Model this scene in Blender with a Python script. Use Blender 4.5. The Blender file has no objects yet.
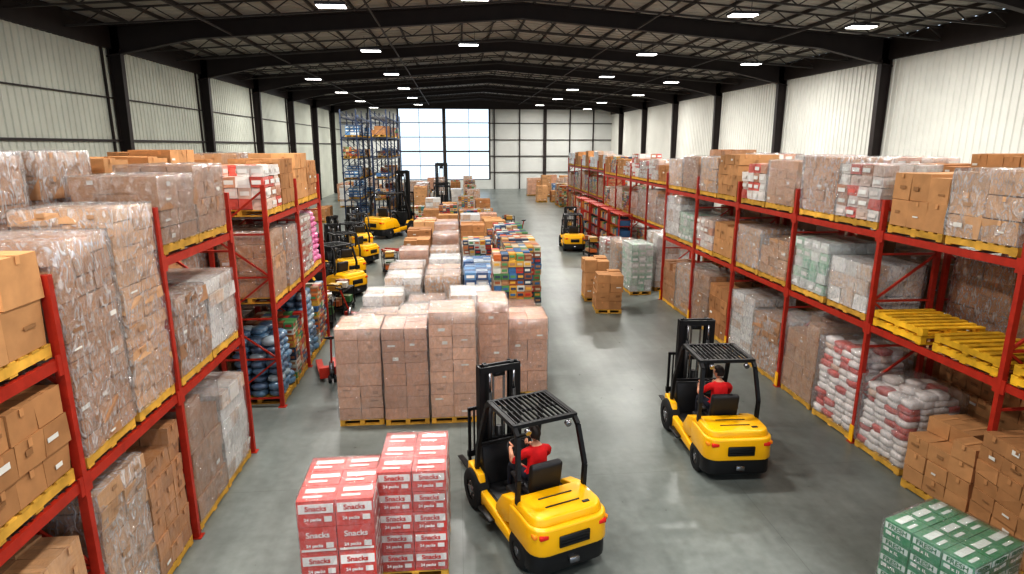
import bpy, bmesh, math, random
from mathutils import Vector, Matrix, noise

scene = bpy.context.scene
COL = scene.collection
def lin(c):
    c = c/255.0
    return c/12.92 if c <= 0.04045 else ((c+0.055)/1.055)**2.4
def S(r, g, b): return (lin(r), lin(g), lin(b))

# ------------------------------------------------------------------ materials
def mat_base(name):
    m = bpy.data.materials.new(name); m.use_nodes = True
    nt = m.node_tree; b = nt.nodes['Principled BSDF']
    return m, nt, b
def N(nt, t, **kw):
    n = nt.nodes.new(t)
    for k, v in kw.items(): setattr(n, k, v)
    return n
def simple(name, col, rough=0.5, metal=0.0, var=0.12, scale=6.0, bump=0.0, coat=0.0):
    m, nt, b = mat_base(name)
    tc = N(nt, 'ShaderNodeTexCoord'); no = N(nt, 'ShaderNodeTexNoise')
    no.inputs['Scale'].default_value = scale; no.inputs['Detail'].default_value = 5
    nt.links.new(tc.outputs['Object'], no.inputs['Vector'])
    mr = N(nt, 'ShaderNodeMapRange'); mr.inputs['From Min'].default_value = .3; mr.inputs['From Max'].default_value = .7
    mr.inputs['To Min'].default_value = 1-var; mr.inputs['To Max'].default_value = 1+var
    nt.links.new(no.outputs['Fac'], mr.inputs['Value'])
    mx = N(nt, 'ShaderNodeVectorMath', operation='SCALE'); mx.inputs[0].default_value = col
    nt.links.new(mr.outputs[0], mx.inputs['Scale']); nt.links.new(mx.outputs[0], b.inputs['Base Color'])
    b.inputs['Roughness'].default_value = rough; b.inputs['Metallic'].default_value = metal
    b.inputs['Coat Weight'].default_value = coat
    if bump > 0:
        bp = N(nt, 'ShaderNodeBump'); bp.inputs['Strength'].default_value = bump; bp.inputs['Distance'].default_value = .02
        nt.links.new(no.outputs['Fac'], bp.inputs['Height']); nt.links.new(bp.outputs[0], b.inputs['Normal'])
    return m

def attr_mat(name, rough=0.7, film=0.0, var=.12, spec=.3):
    """colour from the mesh's Col attribute; optional stretch-film sheen"""
    m, nt, b = mat_base(name)
    at = N(nt, 'ShaderNodeAttribute', attribute_name='Col')
    tc = N(nt, 'ShaderNodeTexCoord'); oi = N(nt, 'ShaderNodeObjectInfo')
    ad = N(nt, 'ShaderNodeVectorMath', operation='ADD')
    mu = N(nt, 'ShaderNodeVectorMath', operation='SCALE'); mu.inputs[0].default_value = (37, 53, 71)
    nt.links.new(oi.outputs['Random'], mu.inputs['Scale'])
    nt.links.new(tc.outputs['Object'], ad.inputs[0]); nt.links.new(mu.outputs[0], ad.inputs[1])
    no = N(nt, 'ShaderNodeTexNoise'); no.inputs['Scale'].default_value = 5; no.inputs['Detail'].default_value = 6
    nt.links.new(ad.outputs[0], no.inputs['Vector'])
    mr = N(nt, 'ShaderNodeMapRange'); mr.inputs['From Min'].default_value = .3; mr.inputs['From Max'].default_value = .7
    mr.inputs['To Min'].default_value = 1-var; mr.inputs['To Max'].default_value = 1+var
    nt.links.new(no.outputs['Fac'], mr.inputs['Value'])
    mo = N(nt, 'ShaderNodeMapRange'); mo.inputs['To Min'].default_value = .82; mo.inputs['To Max'].default_value = 1.1
    nt.links.new(oi.outputs['Random'], mo.inputs['Value'])
    mm = N(nt, 'ShaderNodeMath', operation='MULTIPLY'); nt.links.new(mr.outputs[0], mm.inputs[0]); nt.links.new(mo.outputs[0], mm.inputs[1])
    mx = N(nt, 'ShaderNodeVectorMath', operation='SCALE')
    nt.links.new(at.outputs['Color'], mx.inputs[0]); nt.links.new(mm.outputs[0], mx.inputs['Scale'])
    b.inputs['Roughness'].default_value = rough
    b.inputs['Specular IOR Level'].default_value = spec
    out = mx.outputs[0]
    if film > 0:
        mp = N(nt, 'ShaderNodeMapping'); mp.inputs['Scale'].default_value = (6, 6, 1.3); mp.inputs['Rotation'].default_value = (.4, .35, 0)
        nt.links.new(ad.outputs[0], mp.inputs['Vector'])
        n2 = N(nt, 'ShaderNodeTexNoise'); n2.inputs['Scale'].default_value = 1.5; n2.inputs['Detail'].default_value = 6
        n2.inputs['Roughness'].default_value = .6; n2.inputs['Distortion'].default_value = 1.6
        nt.links.new(mp.outputs[0], n2.inputs['Vector'])
        mp3 = N(nt, 'ShaderNodeMapping'); mp3.inputs['Scale'].default_value = (2.2, 2.2, 16); mp3.inputs['Rotation'].default_value = (-.16, .14, 0)
        nt.links.new(ad.outputs[0], mp3.inputs['Vector'])
        n3 = N(nt, 'ShaderNodeTexNoise'); n3.inputs['Scale'].default_value = 1.0; n3.inputs['Detail'].default_value = 3; n3.inputs['Distortion'].default_value = .6
        nt.links.new(mp3.outputs[0], n3.inputs['Vector'])
        h = N(nt, 'ShaderNodeMath', operation='ADD'); nt.links.new(n2.outputs['Fac'], h.inputs[0])
        h2 = N(nt, 'ShaderNodeMath', operation='MULTIPLY'); nt.links.new(n3.outputs['Fac'], h2.inputs[0]); h2.inputs[1].default_value = .5
        nt.links.new(h2.outputs[0], h.inputs[1])
        r2 = N(nt, 'ShaderNodeMapRange'); r2.inputs['From Min'].default_value = .66; r2.inputs['From Max'].default_value = 1.0
        r2.inputs['To Min'].default_value = film*.25; r2.inputs['To Max'].default_value = min(1, film*1.7)
        nt.links.new(h.outputs[0], r2.inputs['Value'])
        mix = N(nt, 'ShaderNodeMix', data_type='RGBA')
        mix.inputs['B'].default_value = (.7, .71, .73, 1)
        nt.links.new(r2.outputs[0], mix.inputs['Factor']); nt.links.new(out, mix.inputs['A'])
        out = mix.outputs['Result']
        bp = N(nt, 'ShaderNodeBump'); bp.inputs['Strength'].default_value = .8; bp.inputs['Distance'].default_value = .035
        nt.links.new(h.outputs[0], bp.inputs['Height'])
        b.inputs['Coat Weight'].default_value = .9; b.inputs['Coat Roughness'].default_value = .12
        nt.links.new(bp.outputs[0], b.inputs['Coat Normal'])
    nt.links.new(out, b.inputs['Base Color'])
    return m

def shell_mat():
    m,nt,b=mat_base('clear_stretch_film')
    tc=N(nt,'ShaderNodeTexCoord'); oi=N(nt,'ShaderNodeObjectInfo')
    ad=N(nt,'ShaderNodeVectorMath',operation='ADD'); mu=N(nt,'ShaderNodeVectorMath',operation='SCALE'); mu.inputs[0].default_value=(31,17,43)
    nt.links.new(oi.outputs['Random'],mu.inputs['Scale']); nt.links.new(tc.outputs['Object'],ad.inputs[0]); nt.links.new(mu.outputs[0],ad.inputs[1])
    mp=N(nt,'ShaderNodeMapping'); mp.inputs['Scale'].default_value=(4.5,4.5,2.2); mp.inputs['Rotation'].default_value=(.6,.5,.2)
    nt.links.new(ad.outputs[0],mp.inputs['Vector'])
    n=N(nt,'ShaderNodeTexNoise'); n.inputs['Scale'].default_value=2.2; n.inputs['Detail'].default_value=5; n.inputs['Distortion'].default_value=2.2
    nt.links.new(mp.outputs[0],n.inputs['Vector'])
    at=N(nt,'ShaderNodeAttribute',attribute_name='Col')
    r=N(nt,'ShaderNodeMapRange'); r.inputs['From Min'].default_value=.42; r.inputs['From Max'].default_value=.78; r.inputs['To Min'].default_value=.1; r.inputs['To Max'].default_value=.65
    nt.links.new(n.outputs['Fac'],r.inputs['Value'])
    k=N(nt,'ShaderNodeMath',operation='MULTIPLY'); k.use_clamp=True; nt.links.new(r.outputs[0],k.inputs[0]); nt.links.new(at.outputs['Fac'],k.inputs[1])
    bp=N(nt,'ShaderNodeBump'); bp.inputs['Strength'].default_value=1; bp.inputs['Distance'].default_value=.09
    nt.links.new(n.outputs['Fac'],bp.inputs['Height'])
    b.inputs['Base Color'].default_value=(.9,.9,.9,1); b.inputs['Roughness'].default_value=.2; b.inputs['Specular IOR Level'].default_value=.8
    nt.links.new(bp.outputs[0],b.inputs['Normal'])
    tr=N(nt,'ShaderNodeBsdfTransparent'); mx=N(nt,'ShaderNodeMixShader'); out=nt.nodes['Material Output']
    g=N(nt,'ShaderNodeBsdfGlossy'); g.inputs['Roughness'].default_value=.12; nt.links.new(bp.outputs[0],g.inputs['Normal'])
    lw=N(nt,'ShaderNodeLayerWeight'); lw.inputs['Blend'].default_value=.5
    pw=N(nt,'ShaderNodeMath',operation='POWER'); pw.inputs[1].default_value=4; nt.links.new(lw.outputs['Facing'],pw.inputs[0])
    fr=N(nt,'ShaderNodeMath',operation='MULTIPLY_ADD'); fr.inputs[1].default_value=.5; fr.inputs[2].default_value=.13; nt.links.new(pw.outputs[0],fr.inputs[0])
    m2=N(nt,'ShaderNodeMixShader'); nt.links.new(fr.outputs[0],m2.inputs[0]); nt.links.new(tr.outputs[0],m2.inputs[1]); nt.links.new(g.outputs[0],m2.inputs[2])
    nt.links.new(k.outputs[0],mx.inputs[0]); nt.links.new(m2.outputs[0],mx.inputs[1]); nt.links.new(b.outputs[0],mx.inputs[2]); nt.links.new(mx.outputs[0],out.inputs['Surface'])
    return m
M_WOOD = attr_mat('pallet_wood', .75, var=.25)
M_CARD = attr_mat('cardboard', .75, var=.1)
M_CARD2 = attr_mat('cardboard_under_film', .6, film=.06, var=.1)
M_FILMW = attr_mat('heavy_white_stretch_wrap', .4, film=.5, spec=.5)
M_PRINT = attr_mat('printed_glossy_carton', .35, var=.05, spec=.5)
M_CLEAR = attr_mat('clear_wrapped_print', .35, film=.1, var=.1, spec=.5)
M_SHELL = shell_mat()
LOADM = [M_WOOD, M_CARD, M_CARD2, M_FILMW, M_PRINT, M_CLEAR, M_SHELL]

M_RACK = simple('rack_red_paint', S(172, 50, 32), .45, var=.14, scale=9)
M_RACKBLUE = simple('rack_blue_paint', S(34, 48, 74), .5)
M_WIRE = simple('rack_wire_deck', S(120, 120, 120), .4, .6)
M_YEL = simple('safety_yellow_paint', S(240, 182, 6), .35, var=.04, coat=.3, scale=3)
M_BLACK = simple('black_paint', S(26, 26, 28), .45, var=.1)
M_RUB = simple('tyre_rubber', S(30, 30, 31), .8, var=.15, bump=.2, scale=30)
M_STEEL = simple('dark_structural_steel', S(50, 42, 40), .6, var=.15, scale=2)
M_JOIST = simple('joist_steel', S(76, 71, 68), .6, var=.12, scale=2)
M_CHROME = simple('hydraulic_steel', S(150, 150, 155), .25, .9)
M_RED = simple('red_lens', (0.75, .03, .02), .2)
M_AMB = simple('amber_lens', (0.9, .3, .02), .2)
M_VINYL = simple('black_vinyl_seat', S(34, 34, 37), .5, bump=.1)

# ------------------------------------------------------------------ mesh builder
class MB:
    def __init__(s): s.v=[]; s.f=[]; s.c=[]; s.m=[]; s.s=[]
    def quad(s, a, b, c, d, col=(1,1,1), mat=0):
        n=len(s.v); s.v += [a,b,c,d]; s.f.append((n,n+1,n+2,n+3)); s.c.append(col); s.m.append(mat); s.s.append(False)
    def hexa(s, P, col, mat=0):
        n=len(s.v); s.v += P
        for q in ((0,3,2,1),(4,5,6,7),(0,1,5,4),(1,2,6,5),(2,3,7,6),(3,0,4,7)):
            s.f.append(tuple(n+i for i in q)); s.c.append(col); s.m.append(mat); s.s.append(False)
    def box(s, x,y,z,sx,sy,sz,col=(1,1,1),mat=0,rz=0,jit=0,rnd=random):
        c,sn=math.cos(rz),math.sin(rz); P=[]
        for dz in (-.5,.5):
            for dx,dy in ((-.5,-.5),(.5,-.5),(.5,.5),(-.5,.5)):
                px,py,pz=dx*sx,dy*sy,dz*sz
                if jit: px+=rnd.uniform(-jit,jit); py+=rnd.uniform(-jit,jit); pz+=rnd.uniform(-jit,jit)*.6
                P.append((x+px*c-py*sn, y+px*sn+py*c, z+pz))
        s.hexa(P,col,mat)
    def beam(s, a, b, w, h, col=(1,1,1), mat=0):
        a=Vector(a); b=Vector(b); d=(b-a).normalized()
        up=Vector((0,0,1)) if abs(d.z)<.95 else Vector((0,1,0))
        r=d.cross(up).normalized()*w/2; u=r.cross(d).normalized()*h/2
        P=[tuple(p+o) for p in (a,b) for o in (-r-u, r-u, r+u, -r+u)]
        s.hexa(P,col,mat)
    def blob(s, x,y,z,rx,ry,rz_,col,mat=0,rnd=random,seg=10,rings=6,e=.75):
        n=len(s.v); ph=rnd.random()*6
        def sg(t): return math.copysign(abs(t)**e,t)
        for i in range(rings+1):
            th=math.pi*i/rings
            for j in range(seg):
                a=2*math.pi*j/seg
                k=1+.09*math.sin(3*a+ph+i)+rnd.uniform(-.05,.05)
                s.v.append((x+rx*sg(math.sin(th))*sg(math.cos(a))*k, y+ry*sg(math.sin(th))*sg(math.sin(a))*k, z-rz_*sg(math.cos(th))))
        for i in range(rings):
            for j in range(seg):
                j2=(j+1)%seg
                s.f.append((n+i*seg+j, n+i*seg+j2, n+(i+1)*seg+j2, n+(i+1)*seg+j)); s.c.append(col); s.m.append(mat); s.s.append(True)
    def cyl(s, a, b, r, col=(1,1,1), mat=0, seg=16, r2=None):
        a=Vector(a); b=Vector(b); d=(b-a).normalized(); r2=r if r2 is None else r2
        up=Vector((0,0,1)) if abs(d.z)<.95 else Vector((0,1,0))
        u=d.cross(up).normalized(); w=u.cross(d)
        n=len(s.v)
        for p,rr in ((a,r),(b,r2)):
            for j in range(seg):
                t=2*math.pi*j/seg; s.v.append(tuple(p+u*math.cos(t)*rr+w*math.sin(t)*rr))
        for j in range(seg):
            j2=(j+1)%seg; s.f.append((n+j,n+j2,n+seg+j2,n+seg+j)); s.c.append(col); s.m.append(mat); s.s.append(True)
        s.f.append(tuple(n+j for j in reversed(range(seg)))); s.c.append(col); s.m.append(mat); s.s.append(False)
        s.f.append(tuple(n+seg+j for j in range(seg))); s.c.append(col); s.m.append(mat); s.s.append(False)
    def mesh(s, name, mats):
        me=bpy.data.meshes.new(name); me.from_pydata(s.v,[],s.f)
        for m in mats: me.materials.append(m)
        me.polygons.foreach_set('material_index', s.m); me.polygons.foreach_set('use_smooth', s.s)
        at=me.color_attributes.new('Col','FLOAT_COLOR','CORNER'); buf=[]
        for f,c in zip(s.f,s.c): buf += [c[0],c[1],c[2],1.0]*len(f)
        at.data.foreach_set('color', buf); me.update()
        return me
def obj(name, me, loc=(0,0,0), rz=0, parent=None):
    o=bpy.data.objects.new(name, me); COL.objects.link(o); o.location=loc; o.rotation_euler=(0,0,rz)
    if parent: o.parent=parent
    return o
def empty(name, loc=(0,0,0), rz=0):
    o=bpy.data.objects.new(name,None); COL.objects.link(o); o.location=loc; o.rotation_euler=(0,0,rz); o.empty_display_size=.2
    return o
def film_shell(mb,w,d,h,rnd,dens):
    """wrinkled stretch film pulled round the load: skirt + top sheet"""
    hw,hd=w/2+.022,d/2+.022; per=[]
    cs=[(hw,hd),(-hw,hd),(-hw,-hd),(hw,-hd)]
    for (ax,ay),(bx,by) in zip(cs,cs[1:]+cs[:1]):
        n=7
        for i in range(n):
            t=(i+.06)/n; per.append((ax+(bx-ax)*t,ay+(by-ay)*t))
    nr=9; n0=len(mb.v); P=len(per); ox=rnd.random()*50
    for j in range(nr):
        z=.13+(h+.012-.13)*j/(nr-1)
        for (x,y) in per:
            k=noise.noise(Vector((x*3+ox,y*3,z*1.5)))*.022+noise.noise(Vector((x*9+ox,y*9,z*3)))*.012
            q=1-(.012 if j in(0,nr-1) else 0)
            L=math.hypot(x,y); mb.v.append((x*q+x/L*k,y*q+y/L*k,z))
    for j in range(nr-1):
        for i in range(P):
            i2=(i+1)%P; a=n0+j*P
            mb.f.append((a+i,a+i2,a+P+i2,a+P+i)); mb.c.append((dens,)*3); mb.m.append(6); mb.s.append(True)
    t0=n0+(nr-1)*P; n1=len(mb.v)
    for (x,y) in per: mb.v.append((x*.6,y*.6,h+.02+noise.noise(Vector((x*4+ox,y*4,9)))*.02))
    c=len(mb.v); mb.v.append((0,0,h+.015))
    for i in range(P):
        i2=(i+1)%P
        mb.f.append((t0+i,t0+i2,n1+i2,n1+i)); mb.c.append((dens,)*3); mb.m.append(6); mb.s.append(True)
        mb.f.append((n1+i,n1+i2,c)); mb.c.append((dens,)*3); mb.m.append(6); mb.s.append(True)

# ------------------------------------------------------------------ room shell
XL,XR,YB,YF,ZE,ZR,XM = -14.0,20.0,78.0,-8.0,10.2,11.4,3.0
m,nt,b = mat_base('polished_concrete')
tc=N(nt,'ShaderNodeTexCoord'); n1=N(nt,'ShaderNodeTexNoise'); n1.inputs['Scale'].default_value=.35; n1.inputs['Detail'].default_value=8; n1.inputs['Roughness'].default_value=.6
n2=N(nt,'ShaderNodeTexNoise'); n2.inputs['Scale'].default_value=7; n2.inputs['Detail'].default_value=8
n3=N(nt,'ShaderNodeTexNoise'); n3.inputs['Scale'].default_value=1; n3.inputs['Detail'].default_value=4
mp=N(nt,'ShaderNodeMapping'); mp.inputs['Scale'].default_value=(3.5,.25,1)
for q in (n1,n2): nt.links.new(tc.outputs['Object'],q.inputs['Vector'])
nt.links.new(tc.outputs['Object'],mp.inputs['Vector']); nt.links.new(mp.outputs[0],n3.inputs['Vector'])
cr=N(nt,'ShaderNodeValToRGB'); cr.color_ramp.elements[0].position=.3; cr.color_ramp.elements[1].position=.72
cr.color_ramp.elements[0].color=(*S(91,96,93),1); cr.color_ramp.elements[1].color=(*S(132,138,134),1)
nt.links.new(n1.outputs['Fac'],cr.inputs['Fac'])
mr=N(nt,'ShaderNodeMapRange'); mr.inputs['From Min'].default_value=.3; mr.inputs['From Max'].default_value=.7; mr.inputs['To Min'].default_value=.9; mr.inputs['To Max'].default_value=1.08
nt.links.new(n2.outputs['Fac'],mr.inputs['Value'])
mr3=N(nt,'ShaderNodeMapRange'); mr3.inputs['From Min'].default_value=.3; mr3.inputs['From Max'].default_value=.7; mr3.inputs['To Min'].default_value=.88; mr3.inputs['To Max'].default_value=1.06
nt.links.new(n3.outputs['Fac'],mr3.inputs['Value'])
br=N(nt,'ShaderNodeTexBrick'); br.offset=0; br.inputs['Scale'].default_value=1; br.inputs['Brick Width'].default_value=4.5; br.inputs['Row Height'].default_value=4.5
br.inputs['Mortar Size'].default_value=.006; br.inputs['Color1'].default_value=(1,1,1,1); br.inputs['Color2'].default_value=(1,1,1,1); br.inputs['Mortar'].default_value=(.78,.78,.78,1)
nt.links.new(tc.outputs['Object'],br.inputs['Vector'])
a=N(nt,'ShaderNodeVectorMath',operation='SCALE'); nt.links.new(cr.outputs[0],a.inputs[0]); nt.links.new(mr.outputs[0],a.inputs['Scale'])
a2=N(nt,'ShaderNodeVectorMath',operation='SCALE'); nt.links.new(a.outputs[0],a2.inputs[0]); nt.links.new(mr3.outputs[0],a2.inputs['Scale'])
a3=N(nt,'ShaderNodeVectorMath',operation='MULTIPLY'); nt.links.new(a2.outputs[0],a3.inputs[0]); nt.links.new(br.outputs['Color'],a3.inputs[1])
nt.links.new(a3.outputs[0],b.inputs['Base Color'])
rr=N(nt,'ShaderNodeMapRange'); rr.inputs['To Min'].default_value=.22; rr.inputs['To Max'].default_value=.42; nt.links.new(n2.outputs['Fac'],rr.inputs['Value']); nt.links.new(rr.outputs[0],b.inputs['Roughness'])
M_FLOOR=m
mb=MB(); mb.box((XL+XR)/2,(YF+YB)/2,-.1,XR-XL+.6,YB-YF+.6,.2); obj('floor',mb.mesh('floor',[M_FLOOR]))

def ribbed(axis, a0, a1, z0, z1, const, inward, mat, name, pitch=.33):
    mb=MB(); pts=[]; t=a0
    while t<a1-1e-4:
        e=min(t+pitch,a1); w=e-t
        pts += [(t,0),(t+w*.62,0),(t+w*.72,.04),(t+w*.9,.04)]
        t=e
    pts.append((a1,0))
    for (p,o),(q,o2) in zip(pts,pts[1:]):
        c1=const+inward*o; c2=const+inward*o2
        P=[(c1,p,z0),(c2,q,z0),(c2,q,z1),(c1,p,z1)]
        mb.quad(*P)
    mb.box(const-inward*.1,(a0+a1)/2,(z0+z1)/2,.1,a1-a0,z1-z0)
    return obj(name,mb.mesh(name,[mat]))
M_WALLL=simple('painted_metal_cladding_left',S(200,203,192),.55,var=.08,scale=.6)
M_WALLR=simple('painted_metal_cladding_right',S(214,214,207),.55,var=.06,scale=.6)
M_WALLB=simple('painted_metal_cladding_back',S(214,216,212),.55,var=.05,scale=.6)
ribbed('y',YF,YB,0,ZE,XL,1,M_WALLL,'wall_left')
ribbed('y',YF,YB,0,ZE,XR,-1,M_WALLR,'wall_right')
WX0,WX1,WZ0,WZ1=-7.0,4.5,1.2,9.9
mb=MB()
def bw(x0,x1,z0,z1): mb.box((x0+x1)/2,YB+.1,(z0+z1)/2,x1-x0,.2,z1-z0)
bw(XL,WX0,0,ZE); bw(WX1,XR,0,ZE); bw(WX0,WX1,0,WZ0); bw(WX0,WX1,WZ1,ZE)
mb.quad((XL,YB,ZE),(XR,YB,ZE),(XM,YB,ZR+.1),(XM-.01,YB,ZR+.1))
obj('wall_back',mb.mesh('wall_back',[M_WALLB]))
mb=MB()
for z in (2.1,4.1,6.1,8.1,9.9):
    mb.box((WX1+XR)/2,YB-.08,z,XR-WX1,.16,.1); mb.box((XL+WX0)/2,YB-.08,z,WX0-XL,.16,.1)
for x in (5.0,8.2,11.4,14.6,17.6,-10.5): mb.box(x,YB-.12,ZE/2,.12 if x!=11.4 else .4,.22,ZE)
mb.box(XM,YB-.2,ZE+.35,XR-XL,.3,1.5)
obj('trim_back_girts',mb.mesh('trim_back',[M_STEEL]))
for i,(x0,x1) in enumerate(((WX0,-1.25),(-1.25,WX1))):
    mb=MB()
    for x in (x0+.1,x1-.1): mb.box(x,YB+.05,(WZ0+WZ1)/2,.2,.14,WZ1-WZ0)
    mb.box((x0+x1)/2-.2+.4*i,YB+.05,(WZ0+WZ1)/2,.05,.1,WZ1-WZ0)
    for k in range(6):
        z=WZ0+k*(WZ1-WZ0)/5; mb.box((x0+x1)/2,YB+.05,z,x1-x0,.12,.09 if k not in(2,) else .18)
    obj('window_%d'%(i+1),mb.mesh('window_frame',[M_STEEL]))
M_DECK=simple('roof_deck',S(176,172,164),.6,var=.14,scale=.8)
def zr(x): return ZE+(ZR-ZE)*(1-abs(x-XM)/((XM-XL) if x<XM else (XR-XM)))
mb=MB()
y=YF
while y<YB:
    for (dy,o),(dy2,o2) in (((0,0),(.34,0)),((.34,0),(.4,.06)),((.4,.06),(.54,.06)),((.54,.06),(.6,0))):
        for xa,xb in ((XL,XM),(XM,XR)):
            mb.quad((xa,y+dy,zr(xa)+o),(xa,y+dy2,zr(xa)+o2),(xb,y+dy2,zr(xb)+o2),(xb,y+dy,zr(xb)+o))
    y+=.6
for xa,xb in ((XL,XM),(XM,XR)):
    mb.quad((xa,YF,zr(xa)+.15),(xa,YB+.6,zr(xa)+.15),(xb,YB+.6,zr(xb)+.15),(xb,YF,zr(xb)+.15))
obj('ceiling',mb.mesh('ceiling',[M_DECK]))
for k in range(-1,9):
    Y=0.5+9*k
    if Y>YB-1 : Y=YB-.5
    mb=MB()
    for X,sg in ((XL,1),(XR,-1)):
        o1,o2=.34,.52
        mb.box(X+sg*.07,Y,(ZE-.1)/2,.03,.28,ZE-.1)
        mb.hexa([(X+sg*o1,Y-.14,0),(X+sg*(o1+.04),Y-.14,0),(X+sg*(o1+.04),Y+.14,0),(X+sg*o1,Y+.14,0),
                 (X+sg*o2,Y-.14,ZE-1),(X+sg*(o2+.04),Y-.14,ZE-1),(X+sg*(o2+.04),Y+.14,ZE-1),(X+sg*o2,Y+.14,ZE-1)],(1,1,1))
        mb.hexa([(X+sg*.05,Y-.02,0),(X+sg*o1,Y-.02,0),(X+sg*o1,Y+.02,0),(X+sg*.05,Y+.02,0),
                 (X+sg*.05,Y-.02,ZE-.1),(X+sg*o2,Y-.02,ZE-.1),(X+sg*o2,Y+.02,ZE-.1),(X+sg*.05,Y+.02,ZE-.1)],(1,1,1))
        xs=[X,X+sg*3.5,XM]; dep=[1.15,.65,.6]
        for i in range(2):
            xa,xb=xs[i],xs[i+1]
            za,zb=zr(xa)-.12,zr(xb)-.12
            for zo in (0,1):
                A=za-(dep[i] if zo else 0); B=zb-(dep[i+1] if zo else 0)
                mb.beam((xa,Y,A),(xb,Y,B),.28,.05)
            mb.hexa([(xa,Y-.02,za-dep[i]),(xb,Y-.02,zb-dep[i+1]),(xb,Y+.02,zb-dep[i+1]),(xa,Y+.02,za-dep[i]),
                     (xa,Y-.02,za),(xb,Y-.02,zb),(xb,Y+.02,zb),(xa,Y+.02,za)],(1,1,1))
    obj('steel_portal_frame',mb.mesh('portal',[M_STEEL]))
mb=MB()
x=XL+1.0
while x<XR:
    mb.box(x,(YF+YB)/2,zr(x)-.06,.07,YB-YF,.12); x+=1.5
for k in range(-1,26):
    Y=0.5+3*k
    if k%3==0 or Y>YB-1: continue
    for xa,xb in ((XL,XM),(XM,XR)):
        za,zb=zr(xa)-.15,zr(xb)-.15
        mb.beam((xa,Y,za),(xb,Y,zb),.08,.06); mb.beam((xa,Y,za-.5),(xb,Y,zb-.5),.08,.06)
        n=int((xb-xa)/.8)
        for i in range(n):
            t0,t1=i/n,(i+1)/n
            p=(xa+(xb-xa)*t0,Y,za+(zb-za)*t0); q=(xa+(xb-xa)*t1,Y,za+(zb-za)*t1)
            if i%2: mb.beam((p[0],Y,p[2]-.5),q,.035,.035)
            else: mb.beam(p,(q[0],Y,q[2]-.5),.035,.035)
for x in (-9,-3,8,14): mb.beam((x,YF,zr(x)-.72),(x,YB,zr(x)-.72),.06,.06)
obj('roof_truss_lattice',mb.mesh('truss',[M_JOIST]))
for nm,X,sg in (('left',XL,1),('right',XR,-1)):
    mb=MB()
    mb.box(X+sg*.1,(YF+YB)/2,ZE-.5,.2,YB-YF,.95)
    mb.box(X+sg*.08,(YF+YB)/2,7.3 if nm=='left' else .3,.06,YB-YF,.05)
    mb.box(X+sg*.08,(YF+YB)/2,5.6 if nm=='left' else .6,.1,YB-YF,.09)
    for k in range(0,9):
        for dy in (-.6,.6):
            if nm=='left': mb.box(X+sg*.08,.5+9*k+dy,ZE/2,.08,.08,ZE-.2)
    obj('trim_eave_'+nm,mb.mesh('eave',[M_STEEL]))

# ------------------------------------------------------------------ lamps
m,nt,b=mat_base('led_lens'); b.inputs['Emission Color'].default_value=(1,.98,.94,1); b.inputs['Emission Strength'].default_value=8
M_LED=m
mb=MB(); mb.box(0,0,.07,1.0,.55,.1,mat=0); mb.box(0,0,.01,.92,.46,.02,mat=1)
mb.beam((-.3,0,.1),(-.3,0,.7),.02,.02); mb.beam((.3,0,.1),(.3,0,.7),.02,.02)
LME=mb.mesh('highbay',[M_CHROME,M_LED])
LD=bpy.data.lights.new('led_light','AREA'); LD.shape='RECTANGLE'; LD.size=.92; LD.size_y=.46; LD.energy=490; LD.color=(1,.972,.93)
for yi,Y in enumerate((2,12,22.2,32,42,52,62,72)):
    for X in ((-4,.8,10.3,14.8) if yi%2==0 else (-4,.8,9.9,15.5)):
        if yi>3 and X==.8: X=-9
        z=zr(X)-1.0
        o=obj('highbay_led_light',LME,(X,Y,z))
        l=bpy.data.objects.new('led_emitter',LD); COL.objects.link(l); l.parent=o; l.location=(0,0,-.02)
w=bpy.data.worlds.new('World'); scene.world=w; w.use_nodes=True
bg=w.node_tree.nodes['Background']; bg.inputs[0].default_value=(.72,.86,1,1); bg.inputs[1].default_value=1.3

# ------------------------------------------------------------------ loads
BROWN=[S(192,146,102),S(180,134,92),S(202,158,116),S(172,126,86)]
PINK=[S(206,158,130),S(196,148,120),S(214,168,140)]
WHITE=[S(222,218,212),S(206,200,192),S(230,226,220),S(196,164,134)]
MULTI=[S(180,60,50),S(205,160,70),S(70,110,150),S(90,140,90),S(200,200,190),S(150,90,60),S(190,110,60),S(60,70,90),S(170,130,95),S(190,175,150)]
BLUE=[S(70,120,170),S(90,140,185),S(180,190,200),S(60,95,140)]
REDW=[S(226,214,208),S(206,92,78),S(226,220,214),S(190,140,112),S(214,190,176)]
GREEN=[S(170,206,180),S(210,215,208),S(140,190,160)]
def pallet(mb,w,d,rnd,tint=(214,168,76)):
    def c():
        k=rnd.uniform(.75,1.1); return tuple(v*k for v in S(*tint))
    for i in (-1,0,1): mb.box(i*(w/2-.05),0,.065,.09,d,.09,c(),0)
    n=7
    for i in range(n):
        y=-d/2+.055+i*(d-.11)/(n-1); mb.box(0,y,.12,w,.1,.022,c(),0,0,.002,rnd)
    for i in (-1,0,1): mb.box(0,i*(d/2-.06),.011,w,.1,.022,c(),0)
CACHE={}
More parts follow.
